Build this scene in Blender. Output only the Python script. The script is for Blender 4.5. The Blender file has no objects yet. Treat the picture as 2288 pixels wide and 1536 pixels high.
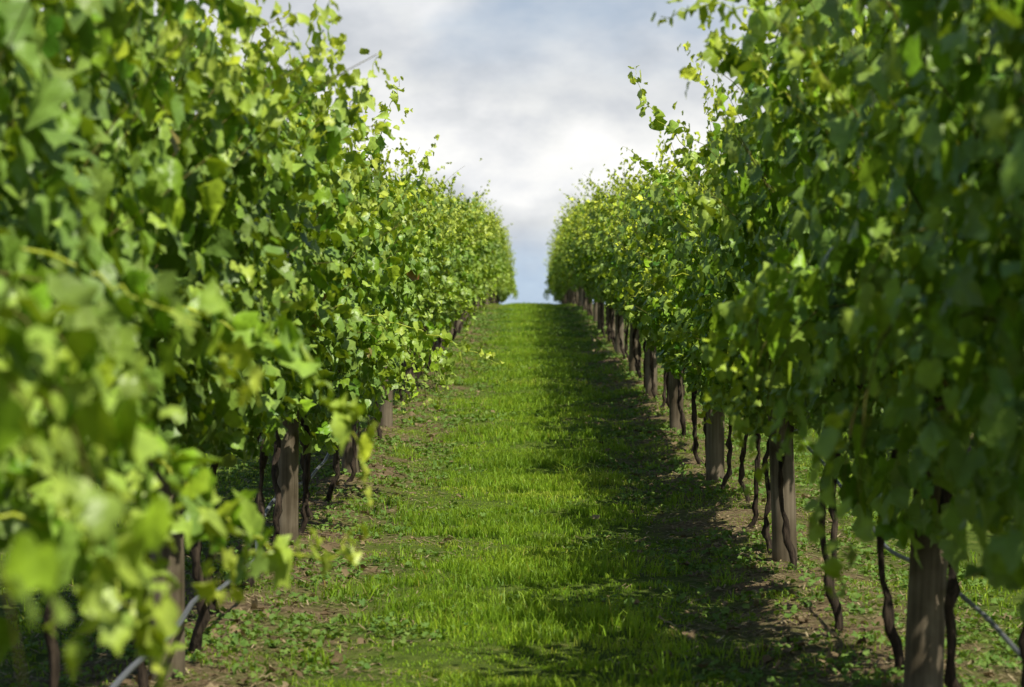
import bpy, math, random
import numpy as np
from mathutils import Vector

rng = np.random.default_rng(7)
random.seed(7)
scene = bpy.context.scene
col = scene.collection

# ------------------------------------------------------------------ terrain
_kd = np.array([-60,-20, 4, 8.9,13.7, 19, 23.3,28.4,33.2, 39, 46, 58, 70, 84,100,120,150,250,600,2500],float)
_kz = np.array([-.6,-.15,0.0,.03,.11,.25,.46,.68,.90,1.13,1.41,1.88,2.27,2.57,2.66,2.45,1.4,-7,-35,-90],float)
_gd = np.arange(-60,200,0.5)
_gz = np.interp(_gd,_kd,_kz)
_k = np.exp(-0.5*(np.arange(-16,17)/6.0)**2); _k/=_k.sum()
_gzp = np.pad(_gz,16,mode='edge'); _gz2 = np.convolve(_gzp,_k,mode='valid')
def H(y):
    y=np.asarray(y,float)
    return np.where(y<150, np.interp(y,_gd,_gz2), np.interp(y,_kd,_kz))
def snoise(x,y,f,s=0.0):
    return (np.sin(x*f*1.0+1.3*s+2.1*np.sin(y*f*.7+s))+np.sin(y*f*1.13+2.7*s+1.7*np.sin(x*f*.9+s*2)))*.5
def G(x,y):
    x=np.asarray(x,float); y=np.asarray(y,float)
    z=H(y)
    fade=np.clip((130-y)/60,0,1)
    z=z+fade*(0.012*snoise(x,y,3.1,.4)+0.008*snoise(x,y,7.7,1.9)+0.02*snoise(x,y,.9,3.))
    z=z+fade*0.035*(np.exp(-((np.abs(x)-1.35)/.28)**2)) - fade*0.02*np.exp(-((np.abs(x)-.85)/.18)**2)
    return z

# ------------------------------------------------------------------ materials
def newmat(name):
    m=bpy.data.materials.new(name); m.use_nodes=True
    nt=m.node_tree; nt.nodes.clear()
    return m,nt,nt.nodes,nt.links
def ramp(n,stops):
    r=n.new('ShaderNodeValToRGB'); e=r.color_ramp.elements
    while len(e)<len(stops): e.new(.5)
    for i,(p,c) in enumerate(stops):
        e[i].position=p; e[i].color=(*c,1)
    return r
def mixc(n,l,f,a,b,mode='MIX'):
    m=n.new('ShaderNodeMix'); m.data_type='RGBA'; m.blend_type=mode
    for sock,v in ((0,f),(6,a),(7,b)):
        if isinstance(v,(int,float)): m.inputs[sock].default_value=v
        elif isinstance(v,tuple): m.inputs[sock].default_value=(*v,1)
        else: l.new(v,m.inputs[sock])
    return m.outputs[2]

def leaf_material(name, stops, young, back, trans=.36, rough=.42, transcol=(0.42,0.6,0.03), spec=.5, tmix=.55):
    m,nt,n,l=newmat(name)
    out=n.new('ShaderNodeOutputMaterial')
    at=n.new('ShaderNodeAttribute'); at.attribute_name='tint'
    sep=n.new('ShaderNodeSeparateColor'); l.new(at.outputs['Color'],sep.inputs[0])
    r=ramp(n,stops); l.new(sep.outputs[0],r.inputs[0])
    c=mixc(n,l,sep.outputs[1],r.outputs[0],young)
    c=mixc(n,l,sep.outputs[2],c,(.30,.13,.04))
    tc=n.new('ShaderNodeTexCoord')
    nz=n.new('ShaderNodeTexNoise'); nz.inputs['Scale'].default_value=38; nz.inputs['Detail'].default_value=3
    l.new(tc.outputs['Object'],nz.inputs['Vector'])
    rr=ramp(n,[(.3,(.70,.72,.72)),(.7,(1.22,1.2,1.15))]); l.new(nz.outputs[0],rr.inputs[0])
    c=mixc(n,l,1.0,c,rr.outputs[0],'MULTIPLY')
    geo=n.new('ShaderNodeNewGeometry')
    cb=mixc(n,l,.4,c,back)
    c2=mixc(n,l,geo.outputs['Backfacing'],c,cb)
    b=n.new('ShaderNodeBsdfPrincipled')
    l.new(c2,b.inputs['Base Color']); b.inputs['Roughness'].default_value=rough
    b.inputs['Specular IOR Level'].default_value=spec
    bump=n.new('ShaderNodeBump'); bump.inputs['Strength'].default_value=.6; bump.inputs['Distance'].default_value=.01
    l.new(nz.outputs[0],bump.inputs['Height']); l.new(bump.outputs[0],b.inputs['Normal'])
    t=n.new('ShaderNodeBsdfTranslucent')
    tcg=mixc(n,l,tmix,c,transcol); l.new(tcg,t.inputs[0])
    mx=n.new('ShaderNodeMixShader'); mx.inputs[0].default_value=trans
    l.new(b.outputs[0],mx.inputs[1]); l.new(t.outputs[0],mx.inputs[2])
    l.new(mx.outputs[0],out.inputs[0])
    return m

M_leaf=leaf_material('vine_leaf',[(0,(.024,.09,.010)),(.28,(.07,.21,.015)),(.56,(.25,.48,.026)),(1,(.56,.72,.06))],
                     (.74,.78,.06),(.32,.43,.13),trans=.19,transcol=(.56,.72,.012),rough=.40,spec=.45)
M_grass=leaf_material('grass_blade',[(0,(.08,.20,.012)),(.5,(.21,.40,.018)),(.85,(.37,.54,.03)),(1,(.52,.55,.08))],
                     (.54,.66,.04),(.18,.28,.03),trans=.32,rough=.5,transcol=(.62,.80,.03),spec=.3)
M_weed=leaf_material('weed_leaf',[(0,(.06,.16,.018)),(.6,(.15,.28,.035)),(1,(.30,.40,.08))],
                     (.3,.4,.06),(.15,.25,.07),trans=.25,rough=.6,spec=.25)
M_dead=leaf_material('dead_leaf',[(0,(.13,.09,.05)),(.5,(.32,.24,.13)),(1,(.60,.51,.31))],
                     (.3,.25,.1),(.2,.14,.08),trans=.1,rough=.7,transcol=(.4,.3,.1),spec=.2)

def bark(name,c1,c2,scale,stretch,bumps,dist,stain=(.5,.47,.44)):
    m,nt,n,l=newmat(name)
    out=n.new('ShaderNodeOutputMaterial'); b=n.new('ShaderNodeBsdfPrincipled'); l.new(b.outputs[0],out.inputs[0])
    tc=n.new('ShaderNodeTexCoord'); mp=n.new('ShaderNodeMapping'); mp.inputs['Scale'].default_value=(1,1,stretch)
    l.new(tc.outputs['Object'],mp.inputs[0])
    nz=n.new('ShaderNodeTexNoise'); nz.inputs['Scale'].default_value=scale; nz.inputs['Detail'].default_value=6
    l.new(mp.outputs[0],nz.inputs[0])
    n2=n.new('ShaderNodeTexNoise'); n2.inputs['Scale'].default_value=5; n2.inputs['Detail'].default_value=5
    oi=n.new('ShaderNodeObjectInfo')
    ad=n.new('ShaderNodeVectorMath'); ad.operation='ADD'; l.new(tc.outputs['Object'],ad.inputs[0]); l.new(oi.outputs['Random'],ad.inputs[1]); l.new(ad.outputs[0],n2.inputs[0])
    r=ramp(n,[(.3,c1),(.7,c2)]); l.new(nz.outputs[0],r.inputs[0])
    r2=ramp(n,[(.32,stain),(.62,(1.12,1.12,1.12))]); l.new(n2.outputs[0],r2.inputs[0])
    c=mixc(n,l,1.0,r.outputs[0],r2.outputs[0],'MULTIPLY')
    l.new(c,b.inputs['Base Color']); b.inputs['Roughness'].default_value=.9; b.inputs['Specular IOR Level'].default_value=.2
    bp=n.new('ShaderNodeBump'); bp.inputs['Strength'].default_value=bumps; bp.inputs['Distance'].default_value=dist
    l.new(nz.outputs[0],bp.inputs['Height']); l.new(bp.outputs[0],b.inputs['Normal'])
    return m
M_bark=bark('vine_bark',(.018,.014,.010),(.095,.07,.05),60,.18,.9,.02)
M_cane=bark('vine_cane',(.12,.09,.025),(.22,.22,.06),40,.3,.3,.004)
M_post=bark('weathered_wood',(.11,.088,.06),(.23,.19,.135),55,.05,.5,.006,(.48,.45,.38))

def simple(name,c,rough=.5,metal=0):
    m,nt,n,l=newmat(name)
    out=n.new('ShaderNodeOutputMaterial'); b=n.new('ShaderNodeBsdfPrincipled'); l.new(b.outputs[0],out.inputs[0])
    nz=n.new('ShaderNodeTexNoise'); nz.inputs['Scale'].default_value=25
    r=ramp(n,[(.3,tuple(v*.6 for v in c)),(.7,c)]); l.new(nz.outputs[0],r.inputs[0]); l.new(r.outputs[0],b.inputs['Base Color'])
    b.inputs['Roughness'].default_value=rough; b.inputs['Metallic'].default_value=metal
    return m
M_hose=simple('hose_plastic',(.17,.18,.20),.5)
M_wire=simple('galvanised_wire',(.35,.35,.35),.4,.8)

def ground_material():
    m,nt,n,l=newmat('earth_and_turf')
    out=n.new('ShaderNodeOutputMaterial'); b=n.new('ShaderNodeBsdfPrincipled'); l.new(b.outputs[0],out.inputs[0])
    geo=n.new('ShaderNodeNewGeometry'); pos=geo.outputs['Position']
    sx=n.new('ShaderNodeSeparateXYZ'); l.new(pos,sx.inputs[0])
    def noise(s,d=4,rg=.6):
        z=n.new('ShaderNodeTexNoise'); z.inputs['Scale'].default_value=s; z.inputs['Detail'].default_value=d; z.inputs['Roughness'].default_value=rg
        l.new(pos,z.inputs['Vector']); return z.outputs[0]
    nb=noise(2.2,6,.7); nf=noise(30,6,.7); nm=noise(9,5)
    soil=ramp(n,[(.3,(.065,.044,.025)),(.5,(.19,.135,.075)),(.72,(.42,.33,.20))]); l.new(nf,soil.inputs[0])
    turf=ramp(n,[(.3,(.06,.10,.014)),(.6,(.13,.18,.03)),(.8,(.26,.25,.08))]); l.new(nm,turf.inputs[0])
    ml=n.new('ShaderNodeMath'); ml.operation='MULTIPLY'; l.new(sx.outputs[0],ml.inputs[0]); ml.inputs[1].default_value=2*math.pi/2.7
    cs=n.new('ShaderNodeMath'); cs.operation='COSINE'; l.new(ml.outputs[0],cs.inputs[0])
    a=n.new('ShaderNodeMath'); a.operation='MULTIPLY_ADD'; l.new(nb,a.inputs[0]); a.inputs[1].default_value=4.8; a.inputs[2].default_value=-2.2
    s=n.new('ShaderNodeMath'); s.operation='ADD'; l.new(cs.outputs[0],s.inputs[0]); l.new(a.outputs[0],s.inputs[1])
    mr=n.new('ShaderNodeMapRange'); mr.inputs[1].default_value=-1.0; mr.inputs[2].default_value=.1; l.new(s.outputs[0],mr.inputs[0])
    c=mixc(n,l,mr.outputs[0],soil.outputs[0],turf.outputs[0])
    l.new(c,b.inputs['Base Color']); b.inputs['Roughness'].default_value=.95; b.inputs['Specular IOR Level'].default_value=.1
    bp=n.new('ShaderNodeBump'); bp.inputs['Strength'].default_value=1; bp.inputs['Distance'].default_value=.03
    l.new(nf,bp.inputs['Height']); l.new(bp.outputs[0],b.inputs['Normal'])
    return m
M_ground=ground_material()

# ------------------------------------------------------------------ mesh helpers
def mesh_from(name,verts,tris=None,quads=None,mat=None,tint=None,smooth=True):
    me=bpy.data.meshes.new(name)
    nt_=0 if tris is None else len(tris); nq=0 if quads is None else len(quads)
    me.vertices.add(len(verts)); me.vertices.foreach_set('co',np.asarray(verts,np.float32).ravel())
    idx=[]; 
    if nt_: idx.append(np.asarray(tris,np.int32).ravel())
    if nq: idx.append(np.asarray(quads,np.int32).ravel())
    idx=np.concatenate(idx); me.loops.add(len(idx)); me.loops.foreach_set('vertex_index',idx)
    tot=np.concatenate([np.full(nt_,3,np.int32),np.full(nq,4,np.int32)])
    st=np.concatenate([[0],np.cumsum(tot)[:-1]]).astype(np.int32)
    me.polygons.add(nt_+nq); me.polygons.foreach_set('loop_start',st)
    try: me.polygons.foreach_set('loop_total',tot)
    except Exception: pass
    me.update(calc_edges=True)
    if smooth: me.polygons.foreach_set('use_smooth',np.ones(nt_+nq,bool))
    if tint is not None:
        ca=me.attributes.new('tint','FLOAT_COLOR','POINT')
        ca.data.foreach_set('color',np.asarray(tint,np.float32).ravel())
    if mat: me.materials.append(mat)
    me.validate()
    return me

LT=np.array([(0,.02),(.17,-.17),(.42,-.12),(.56,.20),(.46,.36),(.47,.62),(.24,.72),(0,.95),
             (-.24,.72),(-.47,.62),(-.46,.36),(-.56,.20),(-.42,-.12),(-.17,-.17),(0,.36)])
LTRI=np.array([(i,(i+1)%14,14) for i in range(14)])
def norm(v): return v/np.maximum(np.linalg.norm(v,axis=-1,keepdims=True),1e-6)
def leaves(P,N,T,S,R,tint):
    n=len(P); N=norm(N); T=norm(T-N*np.sum(T*N,1,keepdims=True)); B=np.cross(T,N)
    x=LT[None,:,0]*(1+.14*R.standard_normal((n,15)))*R.uniform(.8,1.12,(n,1)); y=LT[None,:,1]*(1+.09*R.standard_normal((n,15)))
    fold=R.uniform(-.6,.9,(n,1)); droop=R.uniform(-.9,.3,(n,1)); edge=R.uniform(-.8,.5,(n,1))
    z=fold*np.abs(x)+droop*y**2*.8+edge*x**2*1.2+.09*R.standard_normal((n,15))
    s=S[:,None,None]
    V=P[:,None,:]+s*(x[...,None]*B[:,None,:]+y[...,None]*T[:,None,:]+z[...,None]*N[:,None,:])
    tri=(LTRI[None]+15*np.arange(n)[:,None,None]).reshape(-1,3)
    tri=tri[:,::-1]
    tt=np.repeat(np.concatenate([tint,np.ones((n,1))],1)[:,None,:],15,1).reshape(-1,4)
    return V.reshape(-1,3),tri,tt
def tube(path,rad,sides=6,R=None,rough=0):
    path=np.asarray(path,float); rad=np.broadcast_to(np.asarray(rad,float),(len(path),))
    t=norm(np.gradient(path,axis=0)); up=np.array([0.31,0.2,.93]); 
    if abs(t[0]@up)>.9: up=np.array([1.,.1,0])
    a=norm(np.cross(t,up)); b=np.cross(t,a)
    an=np.linspace(0,2*np.pi,sides,endpoint=False)
    rr=rad[:,None]*np.ones((1,sides))
    if R is not None: rr=rr*(1+rough*R.standard_normal(rr.shape))
    V=path[:,None,:]+rr[...,None]*(np.cos(an)[None,:,None]*a[:,None,:]+np.sin(an)[None,:,None]*b[:,None,:])
    m=len(path); q=[]
    for i in range(m-1):
        for j in range(sides):
            k=(j+1)%sides; q.append((i*sides+j,i*sides+k,(i+1)*sides+k,(i+1)*sides+j))
    V=V.reshape(-1,3)
    V=np.vstack([V,path[-1]+t[-1]*rad[-1]*.4,path[0]]); c=len(V)-2
    tr=[((m-1)*sides+j,(m-1)*sides+(j+1)%sides,c) for j in range(sides)]
    tr+=[((j+1)%sides,j,c+1) for j in range(sides)]
    return V,q,tr
def join_tubes(ts):
    V=[];Q=[];T=[];o=0
    for v,q,t in ts:
        V.append(v);Q.append(np.array(q)+o);T.append(np.array(t)+o);o+=len(v)
    return np.vstack(V),np.vstack(Q),np.vstack(T)

# ------------------------------------------------------------------ shoots
def shoot_leaves(path,R,out_side,gap=.050,lateral=.9,size=(.050,.094),acc=None,youth0=.55,wide=1.0,ymax=.8):
    path=np.asarray(path); seg=np.linalg.norm(np.diff(path,axis=0),axis=1); L=np.concatenate([[0],np.cumsum(seg)])
    tot=L[-1]; ss=np.arange(.06,tot+.02,gap)
    px=np.stack([np.interp(ss,L,path[:,i]) for i in range(3)],1)
    k=len(ss); f=ss/tot
    vig=R.uniform(0,1)
    def add(base,f,off,sm=1.0):
        n=len(base)
        d=R.standard_normal((n,3))*np.array([1,1,.6]); d[:,0]+=out_side*.7; d[:,2]+=.15; d=norm(d)
        P=base+d*off[:,None]
        N=np.stack([out_side*.75+.1*np.sign(d[:,0])+R.normal(0,.55,n), R.normal(0,.65,n), .42+R.normal(0,.55,n)],1)
        T=np.stack([d[:,0]*.6+R.normal(0,.5,n),d[:,1]*.7+R.normal(0,.7,n),-.45+R.normal(0,.5,n)],1)
        S=R.uniform(size[0],size[1],n)*(1-.6*np.clip((f-.6)/.4,0,1))*sm
        y=np.clip((f-youth0)/(1-youth0),0,1)*ymax+R.uniform(0,.12,n)
        tint=np.stack([np.clip(R.beta(2,2,n)*.7+vig*.38,0,1),np.clip(y,0,1),np.zeros(n)],1)
        acc.append((P,N,T,S,tint))
    add(px,f,R.uniform(.02,.07,k)*(1-.6*f)*wide)
    m=R.uniform(0,1,k)<lateral*(1-.6*f)
    if m.any(): add(px[m],f[m],R.uniform(.06,.15,m.sum())*(1-.5*f[m])*wide,.85)
def cane_path(R,x0,y0,z0,side,L,lean,droopstart,droop,step=.06,out=.010):
    p=np.array([x0,y0,z0]); d=norm(np.array([side*lean,R.normal(0,.2),1.0])); o=[p.copy()]; s=0
    w=R.normal(0,.018,2)
    while s<L:
        g=0 if s<droopstart else droop*(s-droopstart)
        d=d+np.array([side*out+w[0],w[1],-g])+R.normal(0,.04,3)
        d=norm(d); p=p+d*step; s+=step; o.append(p.copy())
    return np.array(o)

def make_vine(seed,hang=False):
    R=np.random.default_rng(seed); acc=[]; tubes=[]
    ns=38; cl=np.sort(R.uniform(-.6,.6,9))
    for i in range(ns):
        side=1 if i%2 else -1
        y0=(-.62+1.24*(i+.5)/ns)*.5+.5*cl[R.integers(9)]+R.normal(0,.05)
        low=R.uniform()<(.42 if hang else .17)
        if low and hang:
            path=cane_path(R,side*.08,y0,.95,side,R.uniform(.6,1.15),R.uniform(.6,1.3),.08,R.uniform(.6,1.1))
            ym=.35
        elif low:
            path=cane_path(R,side*.05,y0,1.0,side,R.uniform(.4,.8),R.uniform(.4,1.0),.12,R.uniform(.3,.6)); ym=.35
        else:
            path=cane_path(R,side*.04,y0,.95,side,R.uniform(1.0,1.5),R.uniform(.0,.28),R.uniform(.9,1.2),R.uniform(.1,.45)); ym=.75
        shoot_leaves(path,R,side,acc=acc,ymax=ym)
        tubes.append(tube(path[:-2:2],np.linspace(.0042,.0012,len(path[:-2:2])),4))
    for i in range(R.integers(3,6)):
        path=cane_path(R,0,R.uniform(-.5,.5),1.3,R.choice([-1,1]),R.uniform(1.0,1.45),R.uniform(.0,.22),1.0,R.uniform(0,.25),out=.006)
        shoot_leaves(path,R,R.choice([-1,1]),acc=acc,lateral=.8,gap=.042,size=(.055,.09),youth0=.4,wide=.6)
        tubes.append(tube(path[:-2:2],np.linspace(.0035,.001,len(path[:-2:2])),4))
    n=860; z=R.uniform(.78,2.1,n); w=np.interp(z,[.6,.8,1.1,1.5,1.9,2.2,2.4],[.08,.14,.30,.42,.44,.36,.2])
    if hang: z=R.uniform(.55,2.2,n); w=np.interp(z,[.4,.6,.9,1.5,1.9,2.2,2.4],[.12,.24,.36,.46,.44,.36,.2])
    sd=R.choice([-1,1],n); x=sd*w*np.sqrt(R.uniform(.02,1.0,n)); y=R.uniform(-.68,.68,n)
    N=np.stack([sd*.9+R.normal(0,.5,n),R.normal(0,.6,n),.5+R.normal(0,.5,n)],1)
    T=np.stack([sd*.3+R.normal(0,.4,n),R.normal(0,.6,n),-.8*np.ones(n)],1)
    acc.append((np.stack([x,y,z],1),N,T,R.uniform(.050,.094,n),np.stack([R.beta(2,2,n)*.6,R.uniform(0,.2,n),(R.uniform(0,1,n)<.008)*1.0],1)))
    A=[np.concatenate([a[i] for a in acc]) for i in range(5)]
    P=A[0]; P[:,0]+=np.sign(P[:,0])*.13*snoise(P[:,1]+seed,P[:,2],6.5,seed*.7)*np.clip(np.abs(P[:,0])/.25,0,1)
    lumpz=snoise(P[:,1]+seed*.3,P[:,0]*2,5.,seed*.31)
    lo=.52 if hang else .70
    keep=(P[:,2]>lo+.10*lumpz)&(np.abs(P[:,0])<.80)
    gapn=snoise(P[:,1]*1.0+seed,P[:,2],9.,seed*1.9)
    keep&=~((gapn>.58)&(R.uniform(0,1,len(P))<.85))
    A[4][:,0]*=np.clip(.45+np.abs(P[:,0])/.42,.45,1.0)  # leaf tint darkens towards the row axis, painting in shade inside the canopy
    A=[a[keep] for a in A]
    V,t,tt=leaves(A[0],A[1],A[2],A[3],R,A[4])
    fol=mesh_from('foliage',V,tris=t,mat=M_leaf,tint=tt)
    v,q,tr=join_tubes(tubes); can=mesh_from('cane',v,tris=tr,quads=q,mat=M_cane)
    k=20; s=np.linspace(0,1,k); bend=R.normal(0,.05,2); ph=R.uniform(0,6,2)
    px=bend[0]*np.sin(s*math.pi)+.008*np.sin(s*11+ph[0]); py=R.normal(0,.12)*(1-s)+bend[1]*np.sin(s*math.pi)+.012*np.sin(s*9+ph[1])
    kx=np.cumsum(R.normal(0,.009,(k,2)),0); kx-=np.outer(s,kx[-1]); px+=kx[:,0]; py+=kx[:,1]
    pz=-.06+s*.94
    r=.0165*(1+.6*np.exp(-s*9)+.16*np.sin(s*23+ph[0])+.12*np.sin(s*41)+.16*R.standard_normal(k))
    tb=[tube(np.stack([px,py,pz],1),np.clip(r,.010,.04),9,R,.15)]
    for sg in (-1,1):
        yy=np.linspace(0,sg*.62,9)
        a=np.stack([px[-1]+.015*np.sin(yy*9),py[-1]*(1-np.abs(yy)/.62)+yy,.86+.05*np.sin(np.abs(yy)/.62*1.6)+.01*np.sin(yy*20)],1)
        tb.append(tube(a,np.linspace(.016,.011,9),7,R,.1))
    v,q,tr=join_tubes(tb); trk=mesh_from('trunk',v,tris=tr,quads=q,mat=M_bark)
    return trk,can,fol

variants=[make_vine(100+i) for i in range(9)]
hangers=[make_vine(200+i,True) for i in range(5)]

def addobj(name,data,parent=None,loc=(0,0,0)):
    o=bpy.data.objects.new(name,data); col.objects.link(o); o.location=loc
    if parent: o.parent=parent
    return o

VSP=4.9/4
vines={-1:[],1:[]}
def plant(x,yy,v,rz,sx_,sz):
    e=addobj('grape_vine',None,loc=(x,yy,float(G(x,yy))))
    e.empty_display_size=.2; e.rotation_euler=(0,0,rz); e.scale=(sx_,1.0,sz)
    e['label']='leafy green grape vine with dark twisted trunk in a trellised row'
    e['category']='grapevine'; e['group']='grape vines in the vineyard rows'
    addobj('trunk',v[0],e); addobj('cane',v[1],e); addobj('foliage',v[2],e)
    return e
for side,y0 in ((-1,9.45),(1,8.85)):
    y=y0-VSP*5.5
    while y<112:
        x=side*1.35+rng.normal(0,.03); yy=y+rng.normal(0,.05)
        ph=(1.0 if y<6.2 else 0 if y<12 else .5 if y<20 else .3 if y<65 else .6) if side<0 else (.9 if y<9.5 else .06 if y<65 else .5)
        v=hangers[rng.integers(5)] if rng.uniform()<ph else variants[rng.integers(9)]
        v=(variants[rng.integers(9)][0],v[1],v[2])
        rz=(0 if rng.uniform()<.5 else math.pi)+rng.normal(0,.05)
        sz=rng.uniform(.89,1.07)*(1.0+.0015*max(0,min(y,70)-15)*(1 if side>0 else .5))
        if side>0 and y>14 and rng.uniform()<.22: sz*=.85
        if y>62: sz*=rng.uniform(.78,1.06)
        if y<11: sz=rng.uniform(1.04,1.12)*(1.06 if side>0 else 1.0)
        e=plant(x,yy,v,rz,rng.uniform(.88,1.1),sz)
        vines[side].append((yy,e)); y+=VSP
y=8.0
while y<34:
    v=variants[rng.integers(9)]
    plant(4.05+rng.normal(0,.03),y,v,rng.choice([0,math.pi]),1.0,rng.uniform(.92,1.06)); y+=VSP

def world_shoot(side,pts,seed,size=(.06,.10),gap=.05,lat=.7):
    R=np.random.default_rng(seed); pts=np.array(pts,float)
    t=np.linspace(0,len(pts)-1,26); path=np.stack([np.interp(t,range(len(pts)),pts[:,i]) for i in range(3)],1)
    path[1:-1]=(path[:-2]+2*path[1:-1]+path[2:])/4; path+=R.normal(0,.008,path.shape)
    yy,e=min(vines[side],key=lambda q:abs(q[0]-pts[0,1]))
    bpy.context.view_layer.update()
    Mi=e.matrix_world.inverted()
    loc=np.array([Mi@Vector(p) for p in path])
    flip=-1 if abs(e.rotation_euler[2])>1.5 else 1
    acc=[]; shoot_leaves(loc,R,-side*flip,gap=gap,lateral=lat,size=size,acc=acc,youth0=.5,wide=.8)
    A=[np.concatenate([a[i] for a in acc]) for i in range(5)]
    V,tr,tt=leaves(A[0],A[1],A[2],A[3],R,A[4])
    v,q,t3=tube(loc,np.linspace(.004,.0012,len(loc)),5)
    tt2=np.tile([[.9,.5,.1,1]],(len(v),1))
    me=mesh_from('shoot',np.vstack([V,v]),tris=np.vstack([tr,np.array(t3)+len(V)]),quads=np.array(q)+len(V),mat=M_leaf,tint=np.vstack([tt,tt2]))
    addobj('shoot',me,e)
world_shoot(-1,[(-1.05,9.6,2.0),(-.85,9.6,2.3),(-.80,9.6,2.55),(-.76,9.6,2.75)],1,lat=1)
world_shoot(-1,[(-1.0,9.9,1.9),(-.78,9.9,2.1),(-.66,9.9,2.25),(-.58,9.9,2.4)],11,lat=1)
world_shoot(-1,[(-1.05,14,2.1),(-.85,14,2.35),(-.74,14,2.6),(-.70,14,2.72)],2,lat=1)
world_shoot(-1,[(-1.0,14.4,1.9),(-.75,14.4,2.1),(-.68,14.4,2.3),(-.72,14.4,2.45)],12,lat=1.0)
world_shoot(-1,[(-1.1,18,2.0),(-.8,18,2.4),(-.7,18,2.65)],3)
world_shoot(-1,[(-.95,6.0,1.1),(-.75,6.0,.92),(-.6,6.0,.82),(-.46,6.0,.80),(-.40,6.0,.88)],4,lat=1,gap=.04)
world_shoot(-1,[(-.9,6.4,1.4),(-.6,6.4,1.3),(-.45,6.4,1.1),(-.40,6.4,.95)],5,lat=1,gap=.04)
world_shoot(-1,[(-1.0,13,1.5),(-.6,13,1.38),(-.35,13,1.28),(-.15,13,1.2)],6,size=(.05,.08),lat=.3)
world_shoot(-1,[(-1.0,5.0,1.5),(-.8,5.0,1.42),(-.62,5.0,1.32),(-.56,5.0,1.2)],7,lat=1,gap=.04)
world_shoot(-1,[(-.95,4.6,1.0),(-.8,4.6,.95),(-.72,4.6,.85),(-.68,4.6,.72)],8,lat=1,gap=.04)
world_shoot(-1,[(-.95,5.3,1.2),(-.8,5.3,1.1),(-.68,5.3,.98),(-.62,5.3,.8)],9,lat=1,gap=.04)
world_shoot(1,[(1.0,8.0,2.1),(.8,8.0,2.3),(.55,8.0,2.36),(.40,8.0,2.30)],21,lat=1)
world_shoot(1,[(1.0,8.2,1.9),(.75,8.2,2.15),(.6,8.2,2.25),(.5,8.2,2.15)],31,lat=1)
world_shoot(1,[(1.0,8.6,2.1),(.8,8.6,2.4),(.72,8.6,2.5),(.66,8.6,2.6)],22,lat=1)
world_shoot(1,[(1.1,14,2.1),(.8,14,2.4),(.62,14,2.6),(.56,14,2.8)],23,lat=1)
world_shoot(1,[(1.1,17,2.2),(.8,17,2.45),(.62,17,2.6)],24,lat=1)
world_shoot(1,[(1.1,13.2,1.7),(.8,13.2,1.66),(.6,13.2,1.6),(.45,13.2,1.48)],25,lat=.4)
world_shoot(1,[(1.1,14.2,1.3),(1.0,14.2,1.1),(.95,14.2,.85)],26)

# ------------------------------------------------------------------ posts
def make_post(seed):
    R=np.random.default_rng(seed); k=16; z=np.linspace(-.25,1.95,k)
    path=np.stack([.006*np.sin(z*2+seed),.006*np.cos(z*2.3),z],1)
    v,q,t=tube(path,np.linspace(.068,.060,k)*(1+.010*R.standard_normal(k)),24,R,.008)
    return mesh_from('wooden_post',v,tris=t,quads=q,mat=M_post)
PM=[make_post(i) for i in range(4)]
for side,y0 in ((-1,9.45),(1,8.85)):
    y=y0-4.9
    while y<104:
        x=side*1.33+rng.normal(0,.015)
        o=addobj('wooden_post',PM[rng.integers(4)],loc=(x,y,float(G(x,y))))
        o.rotation_euler=(rng.normal(0,.015),rng.normal(0,.015),rng.uniform(0,6))
        o['label']='round weathered timber trellis post standing under vine leaves'
        o['category']='post'; o['group']='trellis posts along the vine rows'
        y+=4.9

# ------------------------------------------------------------------ hoses, wires
for side in (-1,1):
    R=np.random.default_rng(40+side); ys=np.arange(4,90,.2)
    y0=9.45 if side<0 else 8.85
    ph=((ys-y0)%4.9)/4.9; sag=4*ph*(1-ph)
    if side>0:
        x=side*1.35+side*.082+.012*np.sin(ys*2.3)
        base=.42+.30/(1+np.exp(-(ys-11.5)*1.1))
    else:
        w_=1/(1+np.exp(-(ys-12.6)*2.2)); x=-1.33+.095*(1-2*w_)+.008*np.sin(ys*2.3); base=.30
    z=H(ys)+base-sag*.06+.010*np.sin(ys*4.1)
    v,q,t=tube(np.stack([x,ys,z],1),.0105 if side<0 else .008,8)
    o=addobj('irrigation_hose',mesh_from('irrigation_hose',v,tris=t,quads=q,mat=M_hose))
    o['label']='grey plastic drip irrigation hose sagging between trellis posts'; o['category']='hose'; o['group']='drip hoses along the rows'
    for hz in (.9,1.35,1.8):
        v,q,t=tube(np.stack([np.full(len(ys[::4]),side*(1.35-.078)),ys[::4],H(ys[::4])+hz],1),.0016,4)
        o=addobj('trellis_wire',mesh_from('trellis_wire',v,tris=t,quads=q,mat=M_wire))
        o['label']='thin galvanised wire strung along the trellis posts'; o['category']='wire'; o['group']='trellis wires'

# ------------------------------------------------------------------ ground
xs=np.unique(np.concatenate([-np.geomspace(8,1500,26),np.linspace(-8,8,161),np.geomspace(8,1500,26)]))
ys=np.unique(np.concatenate([np.linspace(-60,0,20),np.linspace(0,40,300),np.linspace(40,130,220),np.geomspace(130,2500,40)]))
X,Y=np.meshgrid(xs,ys); Z=G(X,Y); nx=len(xs); ny=len(ys)
ii,jj=np.meshgrid(np.arange(nx-1),np.arange(ny-1)); a=(jj*nx+ii).ravel()
g=addobj('ground',mesh_from('ground',np.stack([X.ravel(),Y.ravel(),Z.ravel()],1),quads=np.stack([a,a+1,a+1+nx,a+nx],1),mat=M_ground))
g['kind']='structure'; g['label']='gently rising vineyard ground with brown soil and turf'; g['category']='ground'

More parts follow.
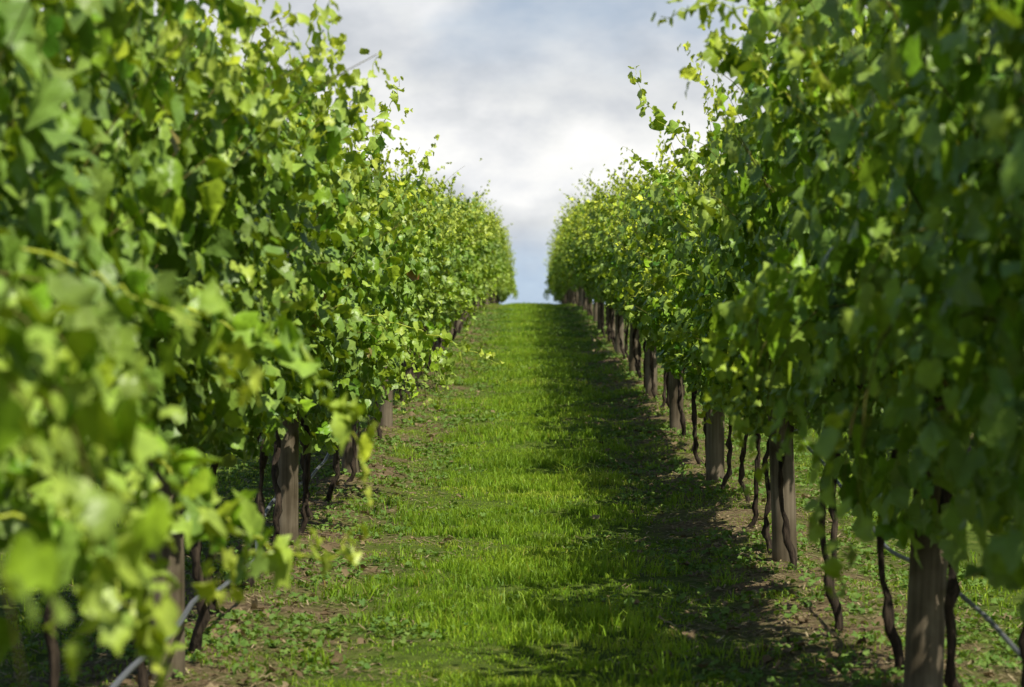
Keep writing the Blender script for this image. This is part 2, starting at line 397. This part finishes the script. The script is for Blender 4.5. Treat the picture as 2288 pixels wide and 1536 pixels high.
# ------------------------------------------------------------------ grass
def lush(x,y):
    e=.50+.16*snoise(x*0,y,1.7,.3)+.18*snoise(x,y,5.3,1.1)
    return np.clip((e-np.abs(x+.03))/.5+.5,0,1)
def blades(cx,cy,nb,hgt,wid,spread,R,lean=.5,bright=None):
    n=len(cx)*nb
    x=np.repeat(cx,nb)+R.normal(0,spread,n); y=np.repeat(cy,nb)+R.normal(0,spread,n)
    h=np.repeat(hgt,nb)*R.uniform(.5,1.15,n); w=np.repeat(wid,nb)*R.uniform(.7,1.3,n)
    z=G(x,y)-.004; an=R.uniform(0,2*np.pi,n); fa=R.uniform(0,2*np.pi,n)
    ln=R.uniform(.1,1,n)*lean
    B=np.stack([np.cos(fa),np.sin(fa),0*fa],1)*w[:,None]*.5
    D=np.stack([np.cos(an),np.sin(an),0*an],1)
    P=np.stack([x,y,z],1); U=np.array([0,0,1.])
    Mi=P+D*(h*ln*.35)[:,None]+U*(h*.6)[:,None]
    Ti=P+D*(h*ln*1.1)[:,None]+U*(h*(1-.25*ln))[:,None]
    V=np.stack([P-B,P+B,Mi+B*.8,Mi-B*.8,Ti],1).reshape(-1,3)
    o=5*np.arange(n)[:,None]
    q=o+np.array([[0,1,2,3]]); t=o+np.array([[3,2,4]])
    b=R.beta(2,2.2,n) if bright is None else np.clip(np.repeat(bright,nb)+R.normal(0,.2,n),0,1)
    dry=(R.uniform(0,1,n)<.03)*.6
    base=np.stack([b,np.zeros(n),dry,np.ones(n)],1)
    tt=np.repeat(base[:,None,:],5,1); tt[:,2:4,1]=.15; tt[:,4,1]=.45
    return V,t,q,tt.reshape(-1,4)
def cat(parts):
    V=[];T=[];Q=[];C=[];o=0
    for v,t,q,c in parts:
        V.append(v);T.append(t+o);Q.append(q+o);C.append(c);o+=len(v)
    return np.vstack(V),np.vstack(T),np.vstack(Q),np.vstack(C)
R=np.random.default_rng(5); parts=[]
def region(x0,x1,y0,y1,dens,nb,h,w,maskf,spread=.03,lean=.7):
    n=int((x1-x0)*(y1-y0)*dens); x=R.uniform(x0,x1,n); y=R.uniform(y0,y1,n)
    k=R.uniform(0,1,n)<maskf(x,y); x=x[k]; y=y[k]
    hh=h*(.7+.55*snoise(x,y,2.3,.9)+.55*snoise(x,y,8,2.2)); hh=np.clip(hh,h*.22,h*2.1)
    br=.45+.28*snoise(x,y,1.3,4.)+.25*snoise(x,y,4.7,.2)
    parts.append(blades(x,y,nb,hh,np.full(len(x),w),spread,R,lean,br))
region(-1.1,1.1,8.5,22,360,9,.062,.0060,lush)
region(-1.1,1.1,22,45,180,8,.062,.0085,lush,.04)
region(-1.1,1.1,45,100,80,8,.065,.013,lush,.06)
side=lambda x,y:np.clip((1-lush(x,y))*(.40+.45*snoise(x,y,2.1,5.)+.35*snoise(x,y,6.,7.)),0,1)
region(-2.3,2.3,8.5,25,260,8,.032,.005,side,.035,1.2)
region(-2.3,2.3,25,50,130,8,.038,.008,side,.045,1.2)
region(-2.3,2.3,50,95,50,8,.045,.012,side,.07,1.2)
far=lambda x,y:(np.abs(x)>2.1)*1.0
region(-7,7,9,50,40,8,.06,.008,far,.06)
tuft=lambda x,y:np.clip(.35+.6*snoise(x,y,1.1,2.),0,1)
region(-1.1,1.0,8.5,45,10,36,.125,.006,tuft,.045,1.2)
V,T,Q,C=cat(parts)
o=addobj('grass',mesh_from('grass',V,tris=T,quads=Q,mat=M_grass,tint=C)); o['kind']='stuff'; o['label']='lush green grass strip running between the vine rows'; o['category']='grass'
parts=[]
straw=lambda x,y:np.clip(1-lush(x,y)*1.0,0,1)*.9
n=52000; x=R.uniform(-2.2,2.2,n); y=8.5+R.uniform(0,1,n)**1.5*45; k=R.uniform(0,1,n)<straw(x,y); x=x[k];y=y[k]
z=G(x,y)+.006; an=R.uniform(0,6.28,len(x)); L=R.uniform(.02,.07,len(x)); D=np.stack([np.cos(an),np.sin(an),R.uniform(-.05,.3,len(x))],1)*L[:,None]
W=np.stack([-np.sin(an),np.cos(an),0*an],1)*.0022*(1+y/20)[:,None]; P=np.stack([x,y,z],1)
V=np.stack([P-W,P+W,P+D+W,P+D-W],1).reshape(-1,3); q=4*np.arange(len(x))[:,None]+np.array([[0,1,2,3]])
tt=np.repeat(np.stack([R.uniform(.2,1,len(x)),0*x,0*x,0*x+1],1),4,0)
o=addobj('straw',mesh_from('straw',V,quads=q,mat=M_dead,tint=tt)); o['kind']='stuff'; o['label']='dry tan straw scattered on soil under the vines'; o['category']='straw'
n=12500; cx=R.uniform(-2.3,2.3,n); cy=8.5+R.uniform(0,1,n)**1.4*60
k=R.uniform(0,1,n)<np.clip(.32+.6*snoise(cx,cy,1.9,8.)+.2-lush(cx,cy)*.7,0,1); cx=cx[k];cy=cy[k]
nb=7; x=np.repeat(cx,nb)+R.normal(0,.035,len(cx)*nb); y=np.repeat(cy,nb)+R.normal(0,.035,len(cx)*nb); m=len(x)
P=np.stack([x,y,G(x,y)+R.uniform(.008,.035,m)],1); N=np.stack([R.normal(0,.5,m),R.normal(0,.5,m),np.ones(m)],1); an=R.uniform(0,6.28,m)
T_=np.stack([np.cos(an),np.sin(an),R.normal(.1,.3,m)],1)
V,t,tt=leaves(P,N,T_,R.uniform(.010,.028,m)*(1+y/60),R,np.stack([R.beta(2,2,m),R.uniform(0,.2,m),0*x],1))
o=addobj('weeds',mesh_from('weeds',V,tris=t,mat=M_weed,tint=tt)); o['kind']='stuff'; o['label']='low broadleaf weeds on the soil strips'; o['category']='weeds'
m=1100; x=R.choice([-1,1],m)*R.normal(1.15,.35,m); y=9+R.uniform(0,1,m)**1.3*40
P=np.stack([x,y,G(x,y)+.015],1); N=np.stack([R.normal(0,.35,m),R.normal(0,.35,m),np.ones(m)],1); an=R.uniform(0,6.28,m)
V,t,tt=leaves(P,N,np.stack([np.cos(an),np.sin(an),0*an],1),R.uniform(.025,.06,m),R,np.stack([R.uniform(0,.7,m),0*x,0*x],1))
o=addobj('fallen_leaves',mesh_from('fallen_leaves',V,tris=t,mat=M_dead,tint=tt)); o['kind']='stuff'; o['label']='dry brown fallen vine leaves lying on the soil'; o['category']='fallen leaves'

# ------------------------------------------------------------------ sun and sky
EL=math.radians(55); AZ=math.radians(142)
sd=Vector((math.cos(EL)*math.sin(AZ),math.cos(EL)*math.cos(AZ),math.sin(EL)))
L=bpy.data.lights.new('sun','SUN'); L.energy=5; L.angle=math.radians(.5); L.color=(1,.955,.81)
lo=addobj('sun',L); lo.rotation_euler=(-sd).to_track_quat('-Z','Y').to_euler()
w=bpy.data.worlds.new('World'); scene.world=w; w.use_nodes=True
n=w.node_tree.nodes; l=w.node_tree.links; n.clear()
out=n.new('ShaderNodeOutputWorld'); bg=n.new('ShaderNodeBackground'); l.new(bg.outputs[0],out.inputs[0])
sky=n.new('ShaderNodeTexSky'); sky.sky_type='NISHITA'; sky.sun_disc=False; sky.sun_elevation=EL; sky.sun_rotation=AZ
tc=n.new('ShaderNodeTexCoord')
def wn(scale,sz,loc,det=6,dist=.3,rg=.5):
    mp=n.new('ShaderNodeMapping'); mp.inputs['Scale'].default_value=(1,1,sz); mp.inputs['Location'].default_value=loc
    l.new(tc.outputs['Generated'],mp.inputs[0])
    z=n.new('ShaderNodeTexNoise'); z.inputs['Scale'].default_value=scale; z.inputs['Detail'].default_value=det; z.inputs['Roughness'].default_value=rg; z.inputs['Distortion'].default_value=dist
    l.new(mp.outputs[0],z.inputs['Vector']); return z.outputs[0]
def mth(op,a,b,c=None):
    m=n.new('ShaderNodeMath'); m.operation=op
    for i,v in enumerate((a,b,c)):
        if v is None: continue
        if isinstance(v,(int,float)): m.inputs[i].default_value=v
        else: l.new(v,m.inputs[i])
    return m.outputs[0]
sx=n.new('ShaderNodeSeparateXYZ'); l.new(tc.outputs['Generated'],sx.inputs[0])
na=wn(12,1.6,(.35,.1,.12),7,.1,.55); nb_=wn(15,1.9,(.4,.6,.35),9,.05,.56); nc=wn(5,2.0,(.2,.7,.5))
e=mth('MULTIPLY_ADD',na,.07,mth('ADD',sx.outputs[2],-.035))
e5=mth('MULTIPLY',e,4.0)
band=ramp(n,[(.0,(5.4,6.6,7.9)),(.10,(5.2,6.4,7.8)),(.16,(6.3,6.8,7.4)),(.21,(7.4,7.6,7.7)),(.25,(9.8,9.8,9.7)),(.33,(9.4,9.4,9.3)),(.39,(7.4,7.6,7.8)),(.50,(7.9,8.1,8.3)),(.62,(7.0,7.3,7.8)),(1,(4.2,4.4,4.9))]); l.new(e5,band.inputs[0])
det=ramp(n,[(.38,(.80,.82,.85)),(.46,(.92,.93,.95)),(.53,(1.03,1.03,1.02)),(.62,(1.12,1.11,1.10))]); l.new(nb_,det.inputs[0])
cl=mixc(n,l,1.0,band.outputs[0],det.outputs[0],'MULTIPLY')
cov=ramp(n,[(.54,(0,0,0)),(.64,(1,1,1))]); l.new(nc,cov.inputs[0])
hi=mth('MULTIPLY',mth('MINIMUM',mth('MAXIMUM',mth('MULTIPLY_ADD',sx.outputs[2],7.0,-1.05),0.0),1.0),1.0)
thin=mth('MAXIMUM',hi,mth('MULTIPLY',cov.outputs[0],mth('MINIMUM',mth('MAXIMUM',mth('MULTIPLY_ADD',sx.outputs[2],20,-1.7),0.0),.7)))
skd=mixc(n,l,1.0,sky.outputs[0],(.68,.72,.78),'MULTIPLY')
hz=ramp(n,[(.1,(.45,.45,.45)),(.3,(0,0,0))]); l.new(sx.outputs[2],hz.inputs[0])
skb=mixc(n,l,hz.outputs[0],skd,(3.6,5.4,8.2))
fin=mixc(n,l,thin,cl,skb)
l.new(fin,bg.inputs[0]); bg.inputs[1].default_value=.10

# ------------------------------------------------------------------ camera
c=bpy.data.cameras.new('camera'); co=addobj('camera',c); scene.camera=co
c.lens=91; c.sensor_width=36; c.clip_end=5000; c.clip_start=.05
co.location=(0,0,1.3); co.rotation_euler=(math.radians(90),0,math.radians(.41))
c.dof.use_dof=True; c.dof.focus_distance=16; c.dof.aperture_fstop=4.6
scene.view_settings.view_transform='Standard'; scene.view_settings.look='None'; scene.view_settings.exposure=0
